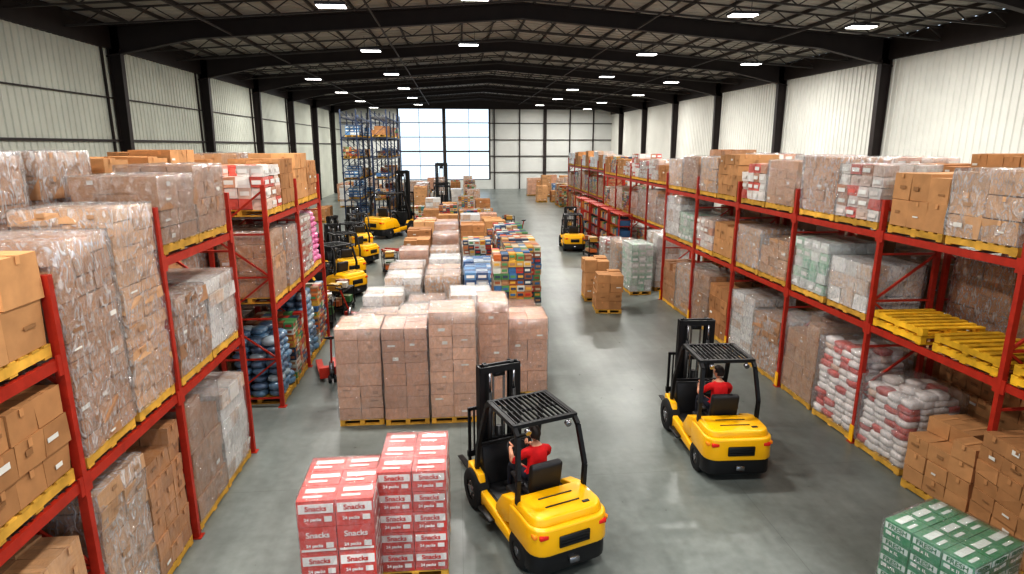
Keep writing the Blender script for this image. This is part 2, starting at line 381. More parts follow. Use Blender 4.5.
def load_mesh(kind,w,d,h,seed,film=True):
    key=(kind,round(w,2),round(d,2),round(h,1),seed,film)
    if key in CACHE: return CACHE[key]
    rnd=random.Random(sum(map(ord,kind))*131+seed*17+int(h*10))
    mb=MB(); z0=.135; H=h-z0
    if kind=='pallets':
        n=max(1,int(h/.142))
        for i in range(n):
            k=len(mb.v); pallet(mb,w,d,rnd,(226,178,50))
            dx,dy=rnd.uniform(-.02,.02),rnd.uniform(-.02,.02)
            mb.v[k:]=[(p[0]+dx,p[1]+dy,p[2]+i*.142) for p in mb.v[k:]]
        me=mb.mesh('pallet_pile',LOADM); CACHE[key]=me; return me
    pallet(mb,w,d,rnd)
    spec={'brown':(BROWN,1,(.4,.33,.28)),'wrapbrown':(BROWN,2,(.4,.33,.26)),'pink':(PINK,2,(.46,.46,.24)),
          'white':(WHITE,3,(.4,.4,.26)),'wrapwhite':(BROWN,2 if film else 3,(.45,.38,.2)),'multi':(MULTI,4,(.2,.2,.16)),
          'blue':(BLUE,2,(.3,.3,.2)),'redwhite':(REDW,2,(.3,.3,.2)),'green':(GREEN,3,(.3,.3,.22)),'flat':(WHITE,3,(w,d,.12))}
    if kind in spec:
        pal,mi,(bx,by,bz)=spec[kind]
        if seed>=2 and kind in('brown','wrapbrown','wrapwhite','white'): bx*=1.35; by*=1.3; bz*=(1.4 if seed==3 else .75)
        nx=max(1,round(w/bx)); ny=max(1,round(d/by)); nz=max(1,round(H/bz)); bx,by,bz=w/nx,d/ny,H/nz
        jit={'brown':.011,'wrapbrown':.01,'wrapwhite':.018,'white':.018,'redwhite':.018,'green':.012}.get(kind,.005)
        base=rnd.choice(pal)
        top=nz-1
        lean=(rnd.uniform(-.02,.02),rnd.uniform(-.02,.02)) if kind!='pink' else (0,0)
        for k in range(nz):
            sh=(rnd.uniform(-.018,.018)+lean[0]*k/nz,rnd.uniform(-.018,.018)+lean[1]*k/nz)
            if kind=='pink': sh=(sh[0]*.3,sh[1]*.3)
            for i in range(nx):
                for j in range(ny):
                    if 0<i<nx-1 and 0<j<ny-1 and k<top-1: continue
                    if k==top and kind in('brown','wrapbrown','wrapwhite','multi','redwhite') and rnd.random()<.2 and seed%2: continue
                    c=rnd.choice(pal) if kind in('multi','blue','redwhite','green','white') else base
                    q=rnd.uniform(.84,1.1); c=tuple(v*q for v in c)
                    X=-w/2+(i+.5)*bx+sh[0]; Y=-d/2+(j+.5)*by+sh[1]; Z=z0+(k+.5)*bz
                    ax,ay,az=bx-.008,by-.008,bz-.006
                    zz=Z
                    if k==top and kind in('brown','wrapbrown','wrapwhite') and rnd.random()<.35: zz=Z-bz*.12
                    mb.box(X,Y,zz,ax,ay,az,c,mi,rnd.uniform(-.02,.02) if k==top else 0,jit,rnd)
                    if kind in('brown','wrapbrown','pink','wrapwhite'):
                        dk=tuple(v*.68 for v in c); lt=tuple(min(1,v*1.2) for v in c)
                        if k==top: mb.box(X,Y,zz+az/2+.004,ax*.98,.05,.003,lt,mi)
                        for sx,sy in ((0,-1),(0,1),(1,0),(-1,0)):
                            if (sx and (i==(nx-1 if sx>0 else 0))) or (sy and (j==(ny-1 if sy>0 else 0))):
                                ex=ax/2+jit+.002; ey=ay/2+jit+.002
                                if rnd.random()<.5:
                                    lc=S(225,222,214) if rnd.random()<.35 else dk
                                    lw=rnd.uniform(.07,.16); lh=rnd.uniform(.02,.07); off=rnd.uniform(-.08,.08)
                                    if sx: mb.box(X+sx*ex,Y+off,zz+rnd.uniform(-.03,.04),.003,lw,lh,lc,mi)
                                    else: mb.box(X+off,Y+sy*ey,zz+rnd.uniform(-.03,.04),lw,.003,lh,lc,mi)
                                if bz>.2 and rnd.random()<.6:
                                    if sx: mb.box(X+sx*ex,Y,zz+az*.5-.04,.003,.05,.07,lt,mi)
                                    else: mb.box(X,Y+sy*ey,zz+az*.5-.04,.05,.003,.07,lt,mi)
                    if kind in('multi','blue','redwhite','green'):
                        c2=rnd.choice(MULTI if kind=='multi' else [S(225,225,220),S(230,230,225),c])
                        ex=ax/2+jit+.002; ey=ay/2+jit+.002
                        for sg in (-1,1):
                            mb.box(X+sg*ex,Y,Z,.003,ay*.7,az*.4,c2,mi); mb.box(X,Y+sg*ey,Z,ax*.7,.003,az*.4,c2,mi)
    elif kind in('bags','pinkbags','bluebags','redbags'):
        pal={'bags':[S(206,206,208),S(190,193,197),S(214,212,208),S(190,80,70)],'pinkbags':[S(222,120,170),S(232,150,190),S(205,95,150)],
             'bluebags':[S(90,130,160),S(160,180,190),S(60,90,120)],'redbags':[S(222,214,210),S(196,70,56),S(214,204,198),S(180,60,50),S(200,170,150)]}[kind]
        bz=.16 if kind!='redbags' else .12; nz=max(1,round(H/bz)); nx,ny=max(1,round(w/.3)),max(1,round(d/.3))
        ee=.85 if kind!='redbags' else .5
        for k in range(nz):
            shr=1-.05*k/nz*3
            for i in range(nx):
                for j in range(ny):
                    if k==nz-1 and rnd.random()<.35: continue
                    c=pal[0] if rnd.random()<.35 else rnd.choice(pal[:3] if rnd.random()<.5 else pal)
                    mb.blob((-w/2+(i+.5)*w/nx)*shr+rnd.uniform(-.03,.03),(-d/2+(j+.5)*d/ny)*shr+rnd.uniform(-.03,.03),z0+(k+.5)*H/nz,
                            w/nx*.53,d/ny*.53,H/nz*rnd.uniform(.52,.66),c,5,rnd,10,5,ee)
    if film:
        dn=({'wrapbrown':.5,'wrapwhite':1.0,'pink':.34,'white':.9,'redwhite':.5,'green':.4,'redbags':.45} if seed!=1 or kind in('pink','redbags') else {'wrapwhite':.55,'white':.6}).get(kind)
        if dn: film_shell(mb,w,d,h,rnd,dn)
    me=mb.mesh('load_'+kind,LOADM); CACHE[key]=me; return me
NM={'brown':'pallet_of_cardboard_boxes','wrapbrown':'shrink_wrapped_box_pallet','pink':'shrink_wrapped_carton_stack','white':'white_wrapped_pallet_load',
    'wrapwhite':'white_wrapped_box_pallet','multi':'pallet_of_retail_goods','blue':'pallet_of_blue_cartons','redwhite':'pallet_of_red_white_packs','pallets':'stack_of_empty_pallets',
    'green':'pallet_of_green_white_packs','flat':'pallet_of_flat_sheets','bags':'pallet_of_white_bags','pinkbags':'pallet_of_pink_bags','bluebags':'pallet_of_blue_bags','redbags':'pallet_of_red_white_bags'}
R=random.Random(11)
def place(kind,x,y,z,w,d,h,seed=None,rz=None):
    seed=R.randrange(4) if seed is None else seed
    h=round(h,1)
    me=load_mesh(kind,w,d,h,seed,y<28 and x>-7)
    if rz is None: rz=R.uniform(-.025,.025)
    return obj(NM[kind],me,(x,y,z),rz)

# ------------------------------------------------------------------ racks
def rack(xf, side, ys, levels, top, depth=1.1, name='pallet_rack', mat=None, lv_by_bay=None, feet=True, tops=None):
    mb=MB()
    for yi,y in enumerate(ys):
        tp=(tops or {}).get(yi,top)
        for x in (xf, xf+side*depth):
            mb.box(x,y,tp/2,.085,.07,tp,mat=0)
            mb.box(x,y,.006,.16,.14,.012,mat=0)
        if feet: mb.box(xf-side*.05,y,.18,.02,.1,.32,mat=2)
        n=int(tp/.9)
        for i in range(n):
            z0=.2+i*(tp-.3)/n; z1=.2+(i+1)*(tp-.3)/n
            a,c=(xf,xf+side*depth) if i%2 else (xf+side*depth,xf)
            mb.beam((a,y,z0),(c,y,z1),.035,.035); mb.beam((xf,y,z0),(xf+side*depth,y,z0),.035,.035)
    for bi,(a,c) in enumerate(zip(ys,ys[1:])):
        for z in (lv_by_bay or {}).get(bi,levels):
            for x in (xf, xf+side*depth):
                mb.box(x,(a+c)/2,z-.06,.05,c-a-.06,.11,mat=0)
                for yy in (a+.06,c-.06): mb.box(x-side*.03 if x==xf else x,yy,z-.07,.02,.06,.2,mat=0)
            for i in range(5):
                mb.box(xf+side*depth/2,a+(i+.5)*(c-a)/5,z-.02,depth,.03,.03,mat=1)
            nw=int((c-a)/.1)
            for i in range(nw): mb.box(xf+side*depth/2,a+(i+.5)*(c-a)/nw,z,depth,.006,.006,mat=1)
    return obj(name,mb.mesh('rack',[mat or M_RACK,M_WIRE,M_YEL]))
def fill(xf,side,ys,levels,kinds,seed,depth=1.1,topcap=(.9,1.25),lv_by_bay=None,skip=(),caps=None):
    r=random.Random(seed)
    for bi,(a,c) in enumerate(zip(ys,ys[1:])):
        L=[0]+list((lv_by_bay or {}).get(bi,levels))
        for li,z in enumerate(L):
            gap=(L[li+1]-z-.22) if li+1<len(L) else None
            n=2; w=(c-a-.22)/n
            for s in range(n):
                k=r.choice(kinds[min(li,len(kinds)-1)])
                h=(r.uniform(.68,.97)*gap) if gap else r.uniform(*((caps or {}).get(bi,topcap)))
                sd=r.randrange(4); rz=r.uniform(-.02,.02)
                if (bi,li,s) in skip: continue
                y=a+.11+(s+.5)*w
                place(k,xf+side*(depth/2-.03),y,z+(.02 if li else 0),min(depth,1.1)-.04,w-.05,h,sd,rz)
W='wrapbrown'; X_='wrapwhite'
LY=[3.4,5.75,7.9,10.35]; LY2=[12.3,14.7,17.1]
lv={0:[2.2,3.47],1:[2.2]}
rack(-3.75,-1,LY,[2.2,4.0],4.65,lv_by_bay=lv,feet=False,tops={0:4.25,1:4.25})
fill(-3.75,-1,LY,[2.2,4.0],[[X_,W,'white',X_],[X_,X_,'white'],['brown',W,W]],5,lv_by_bay=lv,topcap=(.9,1.2),skip={(1,1,0),(1,1,1),(0,2,0),(0,2,1),(0,1,1)})
place(X_,-4.27,6.35,2.22,1.04,.98,2.3,0,.02); place(X_,-4.27,7.4,2.22,1.04,.9,2.5,2,-.01)
place('brown',-4.27,5.15,3.49,1.04,1.05,1.0,3,.02); place('brown',-4.27,4.0,3.49,1.04,1.0,1.2,1,.02); place('brown',-4.27,5.15,2.22,1.04,1.05,1.0,0,.0)
rack(-3.75,-1,LY2,[2.2,4.0],4.65,feet=False)
fill(-3.75,-1,LY2,[2.2,4.0],[['multi','bluebags'],[X_,'redwhite','brown'],['brown','redwhite',W]],9,skip={(1,1,1),(0,0,0),(0,1,0)})
place('pinkbags',-4.27,16.4,2.22,1.04,1.0,1.5,0); place('bluebags',-4.27,12.95,0,1.04,1.0,1.6,0); place(W,-4.27,12.95,2.22,1.04,1.0,1.5,0)
LZ=[3.4,5.75,7.9,10.35,12.8,15.2,17.6]
rack(-6.15,1,LZ,[2.2,4.0],4.65,feet=False)
fill(-6.15,1,LZ,[2.2,4.0],[[W],[X_,W],['brown',W,X_]],21,topcap=(1.0,1.35))
for row,x in ((0,-8.9),(1,-11.6)):
    ys=[4+2.5*i for i in range(7)]
    rack(x,1,ys,[2.2,4.0],4.65,feet=False); fill(x,1,ys,[2.2,4.0],[[W],[X_,W],['brown',W,'white']],31+row,topcap=(.8,1.1))
RY=[1.6,4.3,7.0,9.7,12.4,15.1,17.8,20.5]
rack(7.3,1,RY,[2.3,3.95],4.5)
fill(7.3,1,RY,[2.3,3.95],[[X_,'brown','redwhite',W,'white'],[X_,'white','redwhite',W,'brown','green'],['brown',W,'redwhite',X_,W]],14,topcap=(.95,1.25),
     skip={(2,0,0),(2,0,1),(1,0,0),(1,0,1),(1,1,1),(1,1,0),(2,1,0),(2,1,1),(3,1,0),(3,0,0)})
for y in (5.0,6.3,7.65,9.0): place('pallets',7.82,y,2.32,1.06,1.15,.3 if y!=9.0 else .4,1)
place('white',7.82,10.4,2.32,1.04,1.15,1.0,0)
place('redbags',7.8,10.4,0,1.06,1.15,1.7,1,.03); place('redbags',7.8,9.05,0,1.06,1.1,1.4,2,.03); place('brown',7.72,7.75,0,1.06,1.1,1.2,1,.12)
place('brown',7.65,6.4,0,1.1,1.1,1.6,2,-.05); place('brown',7.7,5.1,0,1.1,1.1,1.3,3,.05)
rack(9.7,-1,RY,[2.3,3.95],4.5); fill(9.7,-1,RY,[2.3,3.95],[['brown'],[W,X_],['brown',W,'redwhite']],44,topcap=(1.0,1.3))
RF=[24,26.7,29.4,32.1,34.8]
rack(8.6,1,RF,[2.0,3.8],4.4); fill(8.6,1,RF,[2.0,3.8],[['multi','white'],['multi',X_],['brown','multi','redwhite']],50,topcap=(.8,1.2))
RG=[38,40.7,43.4,46.1,48.8,51.5]
rack(9.6,1,RG,[2.0,3.8],4.4); fill(9.6,1,RG,[2.0,3.8],[['multi','brown'],['multi',W],['brown','white']],51,topcap=(.8,1.2))

# ------------------------------------------------------------------ centre block
place('pink',-1.93,11.7,0,.86,.95,2.0,0,0); place('pink',-1.04,11.65,0,.86,.95,2.0,1,0.01); place('pink',-.12,11.65,0,.9,.95,2.3,2,0)
place('pink',.72,12.35,0,.6,.9,2.3,3,0); place('pink',1.48,12.8,0,.86,1.0,1.8,1,0)
blk=random.Random(3)
rows=[(12.95,[X_,X_,'pink','pink'],(1.6,2.1)),(14.2,[X_,X_,'white','pink'],(1.5,2.1)),
      (15.52,['white',X_,'pink','multi'],(1.5,1.9)),(16.8,['white',X_,'blue','multi'],(1.6,2.0)),(18.1,[X_,'pink','blue','multi'],(1.6,2.0)),(19.4,['white','white','blue','multi'],(1.4,1.9)),
      (21.2,['pink',X_,'multi','multi'],(1.5,2.0)),(23.5,['brown','pink','white','brown'],(1.5,2.1)),(25.6,['brown','pink','brown','multi'],(1.5,2.3)),
      (28.3,['brown','pink',X_,'brown'],(1.6,2.4)),(31,['pink','brown','white','brown'],(1.4,2.4)),(34,['brown','multi','multi','pink'],(1.4,2.2)),
      (37.5,['brown','white','brown','multi'],(1.4,2.2)),(41,['white','brown','multi','brown'],(1.4,2.2))]
for y,ks,(h0,h1) in rows:
    off=0 if y<16 else .4
    for i,k in enumerate(ks):
        if y<13 and i>1: continue
        h=blk.uniform(h0,h1)
        if k=='multi' and y<22: h=2.7 if i==3 else 2.2
        place(k,-1.9+i*1.1+off+blk.uniform(-.03,.03),y+blk.uniform(-.05,.05),0,.98,1.08,h)
place('brown',5.0,19.3,0,.85,1.0,1.3,1,-.1); place('brown',4.95,20.9,0,.85,1.0,1.5,3,-.08)
place('green',6.75,21.8,0,.8,1.2,1.9,0); place(X_,6.75,23.6,0,.9,1.1,1.7,0); place('redwhite',6.75,25.4,0,.9,1.1,1.5,0)
place('white',7.9,22.3,0,.9,1.1,2.2,1)
far=random.Random(8); used=set()
for i in range(110):
    y=far.uniform(38,74)
    if far.random()<.45: x=far.uniform(8.3,18)
    else: x=far.uniform(-12,2.2)
    if 36<y<54 and 8.5<x<11.8: continue
    if -9.5<x<-3.5 and y<59: continue
    if y<43.5 and -3.5<x<3.2: continue
    if 44<y<49 and -2.5<x<.8: continue
    key=(round(x/1.4),round(y/1.6))
    if key in used: continue
    used.add(key)
    place(far.choice(['brown','multi','white','pink','blue',X_,'brown','multi']),key[0]*1.4,key[1]*1.6,0,1.0,1.1,far.uniform(.9,2.4))

def shelf_unit(x,y,rz,h=2.3,seed=0):
    r=random.Random(seed); mb=MB(); w,d=1.8,.6
    for sx in (-1,1):
        for sy in (-1,1): mb.box(sx*w/2,sy*d/2,h/2,.05,.05,h,mat=0)
    n=5
    for k in range(n):
        z=.12+k*(h-.2)/(n-1); mb.box(0,0,z,w,d,.03,mat=0)
        if k==n-1: continue
        x0=-w/2+.05
        while x0<w/2-.15:
            bw=r.uniform(.1,.22); bh=r.uniform(.2,.4)
            mb.box(x0+bw/2,0,z+.02+bh/2,bw-.01,d-.08,bh,r.choice(MULTI),1,0,.006,r); x0+=bw
    obj('merchandise_shelf',mb.mesh('shelf',[M_RACK,M_PRINT]),(x,y,0),rz)
for i,(x,y) in enumerate(((7.9,28.5),(7.9,30.6),(7.9,32.7),(7.9,34.9),(7.9,37.2))): shelf_unit(x,y,math.pi/2,2.3,i)
for i in range(2):
    ys=[45,47.7,50.4,53.1,55.8]; x=-4.8-i*2.1
    rack(x,-1,ys,[1.5,3,4.5,6,7.4],7.9,name='tall_storage_rack',mat=M_RACKBLUE,feet=False)
    r=random.Random(60+i)
    for a,c in zip(ys,ys[1:]):
        for z in (0,1.5,3,4.5,6):
            for s in (.27,.73):
                if r.random()<.42: place(r.choice(['multi','blue','brown']),x-.55,a+(c-a)*s,z+.01,1.0,1.1,r.uniform(.4,.9))

# ------------------------------------------------------------------ foreground printed cartons
M_INKW=simple('white_ink',S(236,230,226),.4,var=.03); M_INKR=simple('red_ink',S(196,34,22),.4,var=.03); M_INKG=simple('green_ink',S(20,110,66),.4,var=.03)
def text_curve(body,size,mat):
    c=bpy.data.curves.new('print_text','FONT'); c.body=body; c.size=size; c.align_x='CENTER'; c.align_y='CENTER'; c.extrude=.0008; c.offset=.002
    c.materials.append(mat); return c
def printed_stack(name,x,y,rz,w,d,nz,bz,nx,ny,c1,c2,T1,T2,alt=False,dens=.25):
    r=random.Random(len(name)+int(x*10)); mb=MB(); pallet(mb,w,d,r); z0=.135; e=empty(name,(x,y,0),rz)
    bx,by=w/nx,d/ny
    for k in range(nz):
        for i in range(nx):
            for j in range(ny):
                X=-w/2+(i+.5)*bx; Y=-d/2+(j+.5)*by; Z=z0+(k+.5)*bz; q=r.uniform(.85,1.06)
                ca=tuple(v*q for v in c1); cb=tuple(v*q for v in c2)
                mb.box(X,Y,Z,bx-.008,by-.008,bz-.006,ca,5,0,.003,r)
                ex,ey=bx/2+.001,by/2+.001
                band = (not alt) or (k%2==1)
                zb,hb=(Z+bz*.2,bz*.34) if band else (Z-bz*.38,bz*.08)
                for sg in (-1,1):
                    if (sg<0 and i==0) or (sg>0 and i==nx-1): mb.box(X+sg*ex,Y,zb,.004,by*.9,hb,cb,5); mb.box(X+sg*ex,Y+by*.3,Z-bz*.2,.004,by*.2,bz*.2,cb,5)
                    if (sg<0 and j==0) or (sg>0 and j==ny-1): mb.box(X,Y+sg*ey,zb,bx*.9,.004,hb,cb,5); mb.box(X+bx*.3,Y+sg*ey,Z-bz*.2,bx*.2,.004,bz*.2,cb,5)
                if k==nz-1:
                    mb.box(X+bx*.05,Y+by*.12,Z+bz/2+.003,bx*.78,by*.26,.004,cb,5); mb.box(X-bx*.1,Y-by*.25,Z+bz/2+.003,bx*.5,by*.12,.004,cb,5)
    film_shell(mb,w-.02,d-.02,z0+nz*bz,r,dens)
    o=obj('cartons_on_pallet',mb.mesh('printed_cartons',LOADM),(0,0,0),0,e)
    def T(c,loc,rot):
        t=bpy.data.objects.new('carton_print',c); COL.objects.link(t); t.parent=e; t.location=loc; t.rotation_euler=rot
    for k in range(nz):
        Z=z0+(k+.5)*bz; band=(not alt) or (k%2==1)
        A=T1 if band else T2[1]; Bt=T2[0]
        for i in range(nx):
            X=-w/2+(i+.5)*bx
            T(A,(X,-d/2-.006,Z+bz*.2),(math.pi/2,0,0)); T(Bt,(X-bx*.1,-d/2-.006,Z-bz*.2),(math.pi/2,0,0))
        for j in range(ny):
            Y=-d/2+(j+.5)*by
            for sg in (-1,1):
                T(A,(sg*(w/2+.006),Y,Z+bz*.2),(math.pi/2,0,sg*math.pi/2)); T(Bt,(sg*(w/2+.006),Y-sg*by*.1,Z-bz*.2),(math.pi/2,0,sg*math.pi/2))
RT1=text_curve('Snacks',.09,M_INKR); RT2=(text_curve('24 packs',.055,M_INKW),text_curve('Snacks',.1,M_INKW))
RC=S(212,50,32); WC=S(234,226,220)
printed_stack('pallet_of_red_cartons',-1.45,6.75,.02,.86,.98,4,.34,2,3,RC,WC,RT1,RT2,True)
printed_stack('pallet_of_red_cartons',-.6,7.25,-.02,.84,1.05,5,.28,2,3,RC,WC,RT1,RT2,False)
GT1=text_curve('FRESH',.08,M_INKG); GT2=(text_curve('12 x 1L',.05,M_INKW),None)
printed_stack('pallet_of_green_cartons',5.5,5.5,.35,.95,.95,5,.21,3,3,S(36,138,88),S(222,232,225),GT1,GT2,False,.12)
place('brown',6.5,4.35,0,.9,1.0,1.1,2,.1)

# ------------------------------------------------------------------ forklift
def bevel_mesh(name,mats,parts):
    bm=bmesh.new()
    for kind,data,mi,bv,seg in parts:
        b2=bmesh.new()
        if kind=='box':
            x,y,z,sx,sy,sz,rx=data
            bmesh.ops.create_cube(b2,size=1); bmesh.ops.scale(b2,vec=(sx,sy,sz),verts=b2.verts)
            bmesh.ops.rotate(b2,cent=(0,0,0),matrix=Matrix.Rotation(rx,3,'X'),verts=b2.verts); bmesh.ops.translate(b2,vec=(x,y,z),verts=b2.verts)
        elif kind=='prof':
            pts,x0,x1,taper=data
            va=[b2.verts.new((x0,y,z)) for y,z in pts]; vb=[b2.verts.new((x1,y,z)) for y,z in pts]
            b2.faces.new(va); b2.faces.new(list(reversed(vb)))
            n=len(pts)
            for i in range(n): b2.faces.new((va[i],vb[i],vb[(i+1)%n],va[(i+1)%n]))
            bmesh.ops.recalc_face_normals(b2,faces=b2.faces)
        elif kind=='plan':
            pts,z0,z1,sc=data
            cx=sum(p[0] for p in pts)/len(pts); cy=max(p[1] for p in pts)
            va=[b2.verts.new((x,y,z0)) for x,y in pts]; vb=[b2.verts.new((cx+(x-cx)*sc,cy+(y-cy)*sc,z1)) for x,y in pts]
            b2.faces.new(list(reversed(va))); b2.faces.new(vb); n=len(pts)
            for i in range(n): b2.faces.new((va[i],va[(i+1)%n],vb[(i+1)%n],vb[i]))
            bmesh.ops.recalc_face_normals(b2,faces=b2.faces)
        if bv>0: bmesh.ops.bevel(b2,geom=list(b2.edges),offset=bv,segments=seg,affect='EDGES',profile=.5,clamp_overlap=True)
        for f in b2.faces: f.material_index=mi; f.smooth=bv>0
        tmp=bpy.data.meshes.new('t'); b2.to_mesh(tmp); b2.free(); bm.from_mesh(tmp); bpy.data.meshes.remove(tmp)
    me=bpy.data.meshes.new(name); bm.to_mesh(me); bm.free()
    for m in mats: me.materials.append(m)
    try: me.set_sharp_from_angle(angle=math.radians(50))
    except Exception: pass
    return me
FM=[M_YEL,M_BLACK,M_RED,M_AMB,M_VINYL,M_CHROME]
B='box'
def plan_round(hw,y0,y1,r):
    pts=[(-hw,y1),]
    for i in range(6):
        a=math.pi+ (math.pi/2)*i/5; pts.append((-hw+r+r*math.cos(a),y0+r+r*math.sin(a)))
    for i in range(6):
        a=1.5*math.pi+(math.pi/2)*i/5; pts.append((hw-r+r*math.cos(a),y0+r+r*math.sin(a)))
    pts.append((hw,y1)); return pts
SY=-.1
body_me=bevel_mesh('forklift_body',FM,[
 ('plan',(plan_round(.56,-1.28,-.62,.2),.16,.44,1.0),1,.02,2),
 ('plan',(plan_round(.57,-1.32,-.55,.22),.42,.80,.985),0,.035,3),
 ('plan',(plan_round(.54,-1.25,-.6,.2),.79,.9,.94),0,.04,3),
 ('prof',([(-.62,.52),(-.62,.88),(-.3,.78),(-.08,.5),(-.08,.42),(-.4,.42)],-.55,-.38,0),0,.02,2),
 ('prof',([(-.62,.52),(-.62,.88),(-.3,.78),(-.08,.5),(-.08,.42),(-.4,.42)],.38,.55,0),0,.02,2),
 (B,(0,-.33,.6,.76,.56,.28,0),1,.03,2),
 ('prof',([(-.62,.2),(-.62,.34),(.0,.4),(.42,.4),(.55,.62),(.95,.66),(.95,.3),(.38,.2)],-.56,-.44,0),0,.02,2),
 ('prof',([(-.62,.2),(-.62,.34),(.0,.4),(.42,.4),(.55,.62),(.95,.66),(.95,.3),(.38,.2)],.44,.56,0),0,.02,2),
 (B,(0,.2,.3,.9,1.3,.2,0),1,.01,1),
 (B,(0,.25,.41,.86,.6,.03,0),1,.01,1),
 ('prof',([(.55,.4),(.7,.98),(.84,.98),(.92,.4)],-.42,.42,0),1,.02,2),
 (B,(-.6,.12,.24,.1,.42,.04,0),1,.01,1),(B,(.6,.12,.24,.1,.42,.04,0),1,.01,1),
 (B,(0,-1.325,.6,.44,.03,.16,0),1,.01,1),
 (B,(0,-1.345,.64,.4,.012,.012,0),4,0,1),(B,(0,-1.345,.6,.4,.012,.012,0),4,0,1),(B,(0,-1.345,.56,.4,.012,.012,0),4,0,1),
 (B,(-.42,-1.285,.7,.12,.05,.06,0),2,.008,1),(B,(.42,-1.285,.7,.12,.05,.06,0),2,.008,1),
 (B,(-.51,-1.2,.7,.07,.1,.06,0),3,.008,1),(B,(.51,-1.2,.7,.07,.1,.06,0),3,.008,1),
 (B,(0,-1.31,.3,.14,.08,.08,0),5,.01,1),
 (B,(0,-1.0,.905,.5,.02,.012,0),1,.003,1),(B,(0,-.8,.905,.5,.02,.012,0),1,.003,1),(B,(.3,-1.08,.9,.1,.05,.02,0),1,.005,1),
 (B,(0,-.16+SY,.80,.5,.48,.12,.05),4,.04,3),(B,(0,-.42+SY,1.04,.48,.12,.42,.16),4,.045,3),
 (B,(-.28,-.14+SY,.93,.07,.34,.05,0),4,.02,2),(B,(.28,-.14+SY,.93,.07,.34,.05,0),4,.02,2),
 (B,(-.28,-.14+SY,.86,.04,.08,.1,0),1,.005,1),(B,(.28,-.14+SY,.86,.04,.08,.1,0),1,.005,1),
])
def guard_mesh():
    mb=MB(); zt=1.84
    for sx in (-1,1):
        x=sx*.5; xt=sx*.45
        pts=[(x,.72,.6),(x,.64,1.05),(xt,.42,zt-.08),(xt,.32,zt)]
        for a,c in zip(pts,pts[1:]): mb.beam(a,c,.055,.07)
        pts=[(x,-.7,.85),(x,-.72,1.2),(xt,-.6,zt-.1),(xt,-.48,zt)]
        for a,c in zip(pts,pts[1:]): mb.beam(a,c,.055,.06)
        mb.beam((xt,.33,zt),(xt,-.5,zt),.06,.055)
        mb.cyl((x,-.69,.9),(x,-.71,1.3),.02,mat=0,seg=8)
    for y in (.33,-.5): mb.beam((-.48,y,zt),(.48,y,zt),.06,.055)
    mb.beam((-.47,.64,1.05),(.47,.64,1.05),.04,.04)
    n=12
    for i in range(n):
        x=-.4+i*.8/(n-1); mb.beam((x,.33,zt+.01),(x,-.5,zt+.01),.018,.035)
    mb.beam((-.45,-.08,zt-.01),(.45,-.08,zt-.01),.03,.03)
    mb.cyl((.3,-.56,zt-.05),(.3,-.62,zt-.07),.04,mat=1); mb.cyl((-.3,-.56,zt-.05),(-.3,-.62,zt-.07),.04,mat=1)
    mb.beam((.46,.4,zt-.1),(.54,.42,zt-.14),.015,.015); mb.box(.56,.42,zt-.18,.1,.02,.12,mat=0)
    return mb.mesh('guard',[M_BLACK,M_CHROME,M_AMB])
def mast_mesh():
    mb=MB(); h=2.08; y=1.02
    for sx in (-1,1):
        mb.box(sx*.33,y,h/2+.05,.03,.14,h); mb.box(sx*.30,y-.06,h/2+.05,.09,.025,h); mb.box(sx*.30,y+.06,h/2+.05,.09,.025,h)
        mb.box(sx*.235,y+.02,h/2+.08,.025,.11,h-.02); mb.box(sx*.21,y+.07,h/2+.08,.06,.02,h-.02); mb.box(sx*.21,y-.03,h/2+.08,.06,.02,h-.02)
        mb.cyl((sx*.2,y-.13,.25),(sx*.2,y-.13,1.75),.035,mat=0,seg=10); mb.cyl((sx*.2,y-.13,1.75),(sx*.2,y-.13,2.05),.02,mat=1,seg=8)
        mb.box(sx*.09,y,1.2,.03,.03,1.6,mat=1)
        mb.cyl((sx*.3,y-.1,.7),(sx*.36,.75,.5),.035,mat=1,seg=10)
    for z in (.25,.9,h): mb.box(0,y-.07,z,.66,.04,.1)
    for z in (1.35,h+.02): mb.box(0,y+.03,z,.5,.04,.08)
    mb.cyl((-.09,y,h-.1),(.09,y,h-.1),.05,mat=0,seg=12)
    mb.cyl((0,y,.2),(0,y,1.1),.045,mat=0,seg=12)
    yc=y+.14
    for z in (.35,.65): mb.box(0,yc,z,.95,.05,.1)
    for sx in (-1,1): mb.box(sx*.44,yc,.85,.04,.04,1.1)
    mb.box(0,yc,1.4,.92,.04,.05)
    for i in range(7): mb.box(-.36+i*.12,yc,1.0,.02,.03,.8)
    for sx in (-1,1):
        mb.box(sx*.26,yc+.05,.42,.11,.045,.65); mb.hexa([(sx*.26-.055,yc+.03,.08),(sx*.26+.055,yc+.03,.08),(sx*.26+.045,yc+.95,.09),(sx*.26-.045,yc+.95,.09),
            (sx*.26-.055,yc+.03,.13),(sx*.26+.055,yc+.03,.13),(sx*.26+.045,yc+.95,.105),(sx*.26-.045,yc+.95,.105)],(1,1,1),0)
    return mb.mesh('mast',[M_BLACK,M_CHROME])
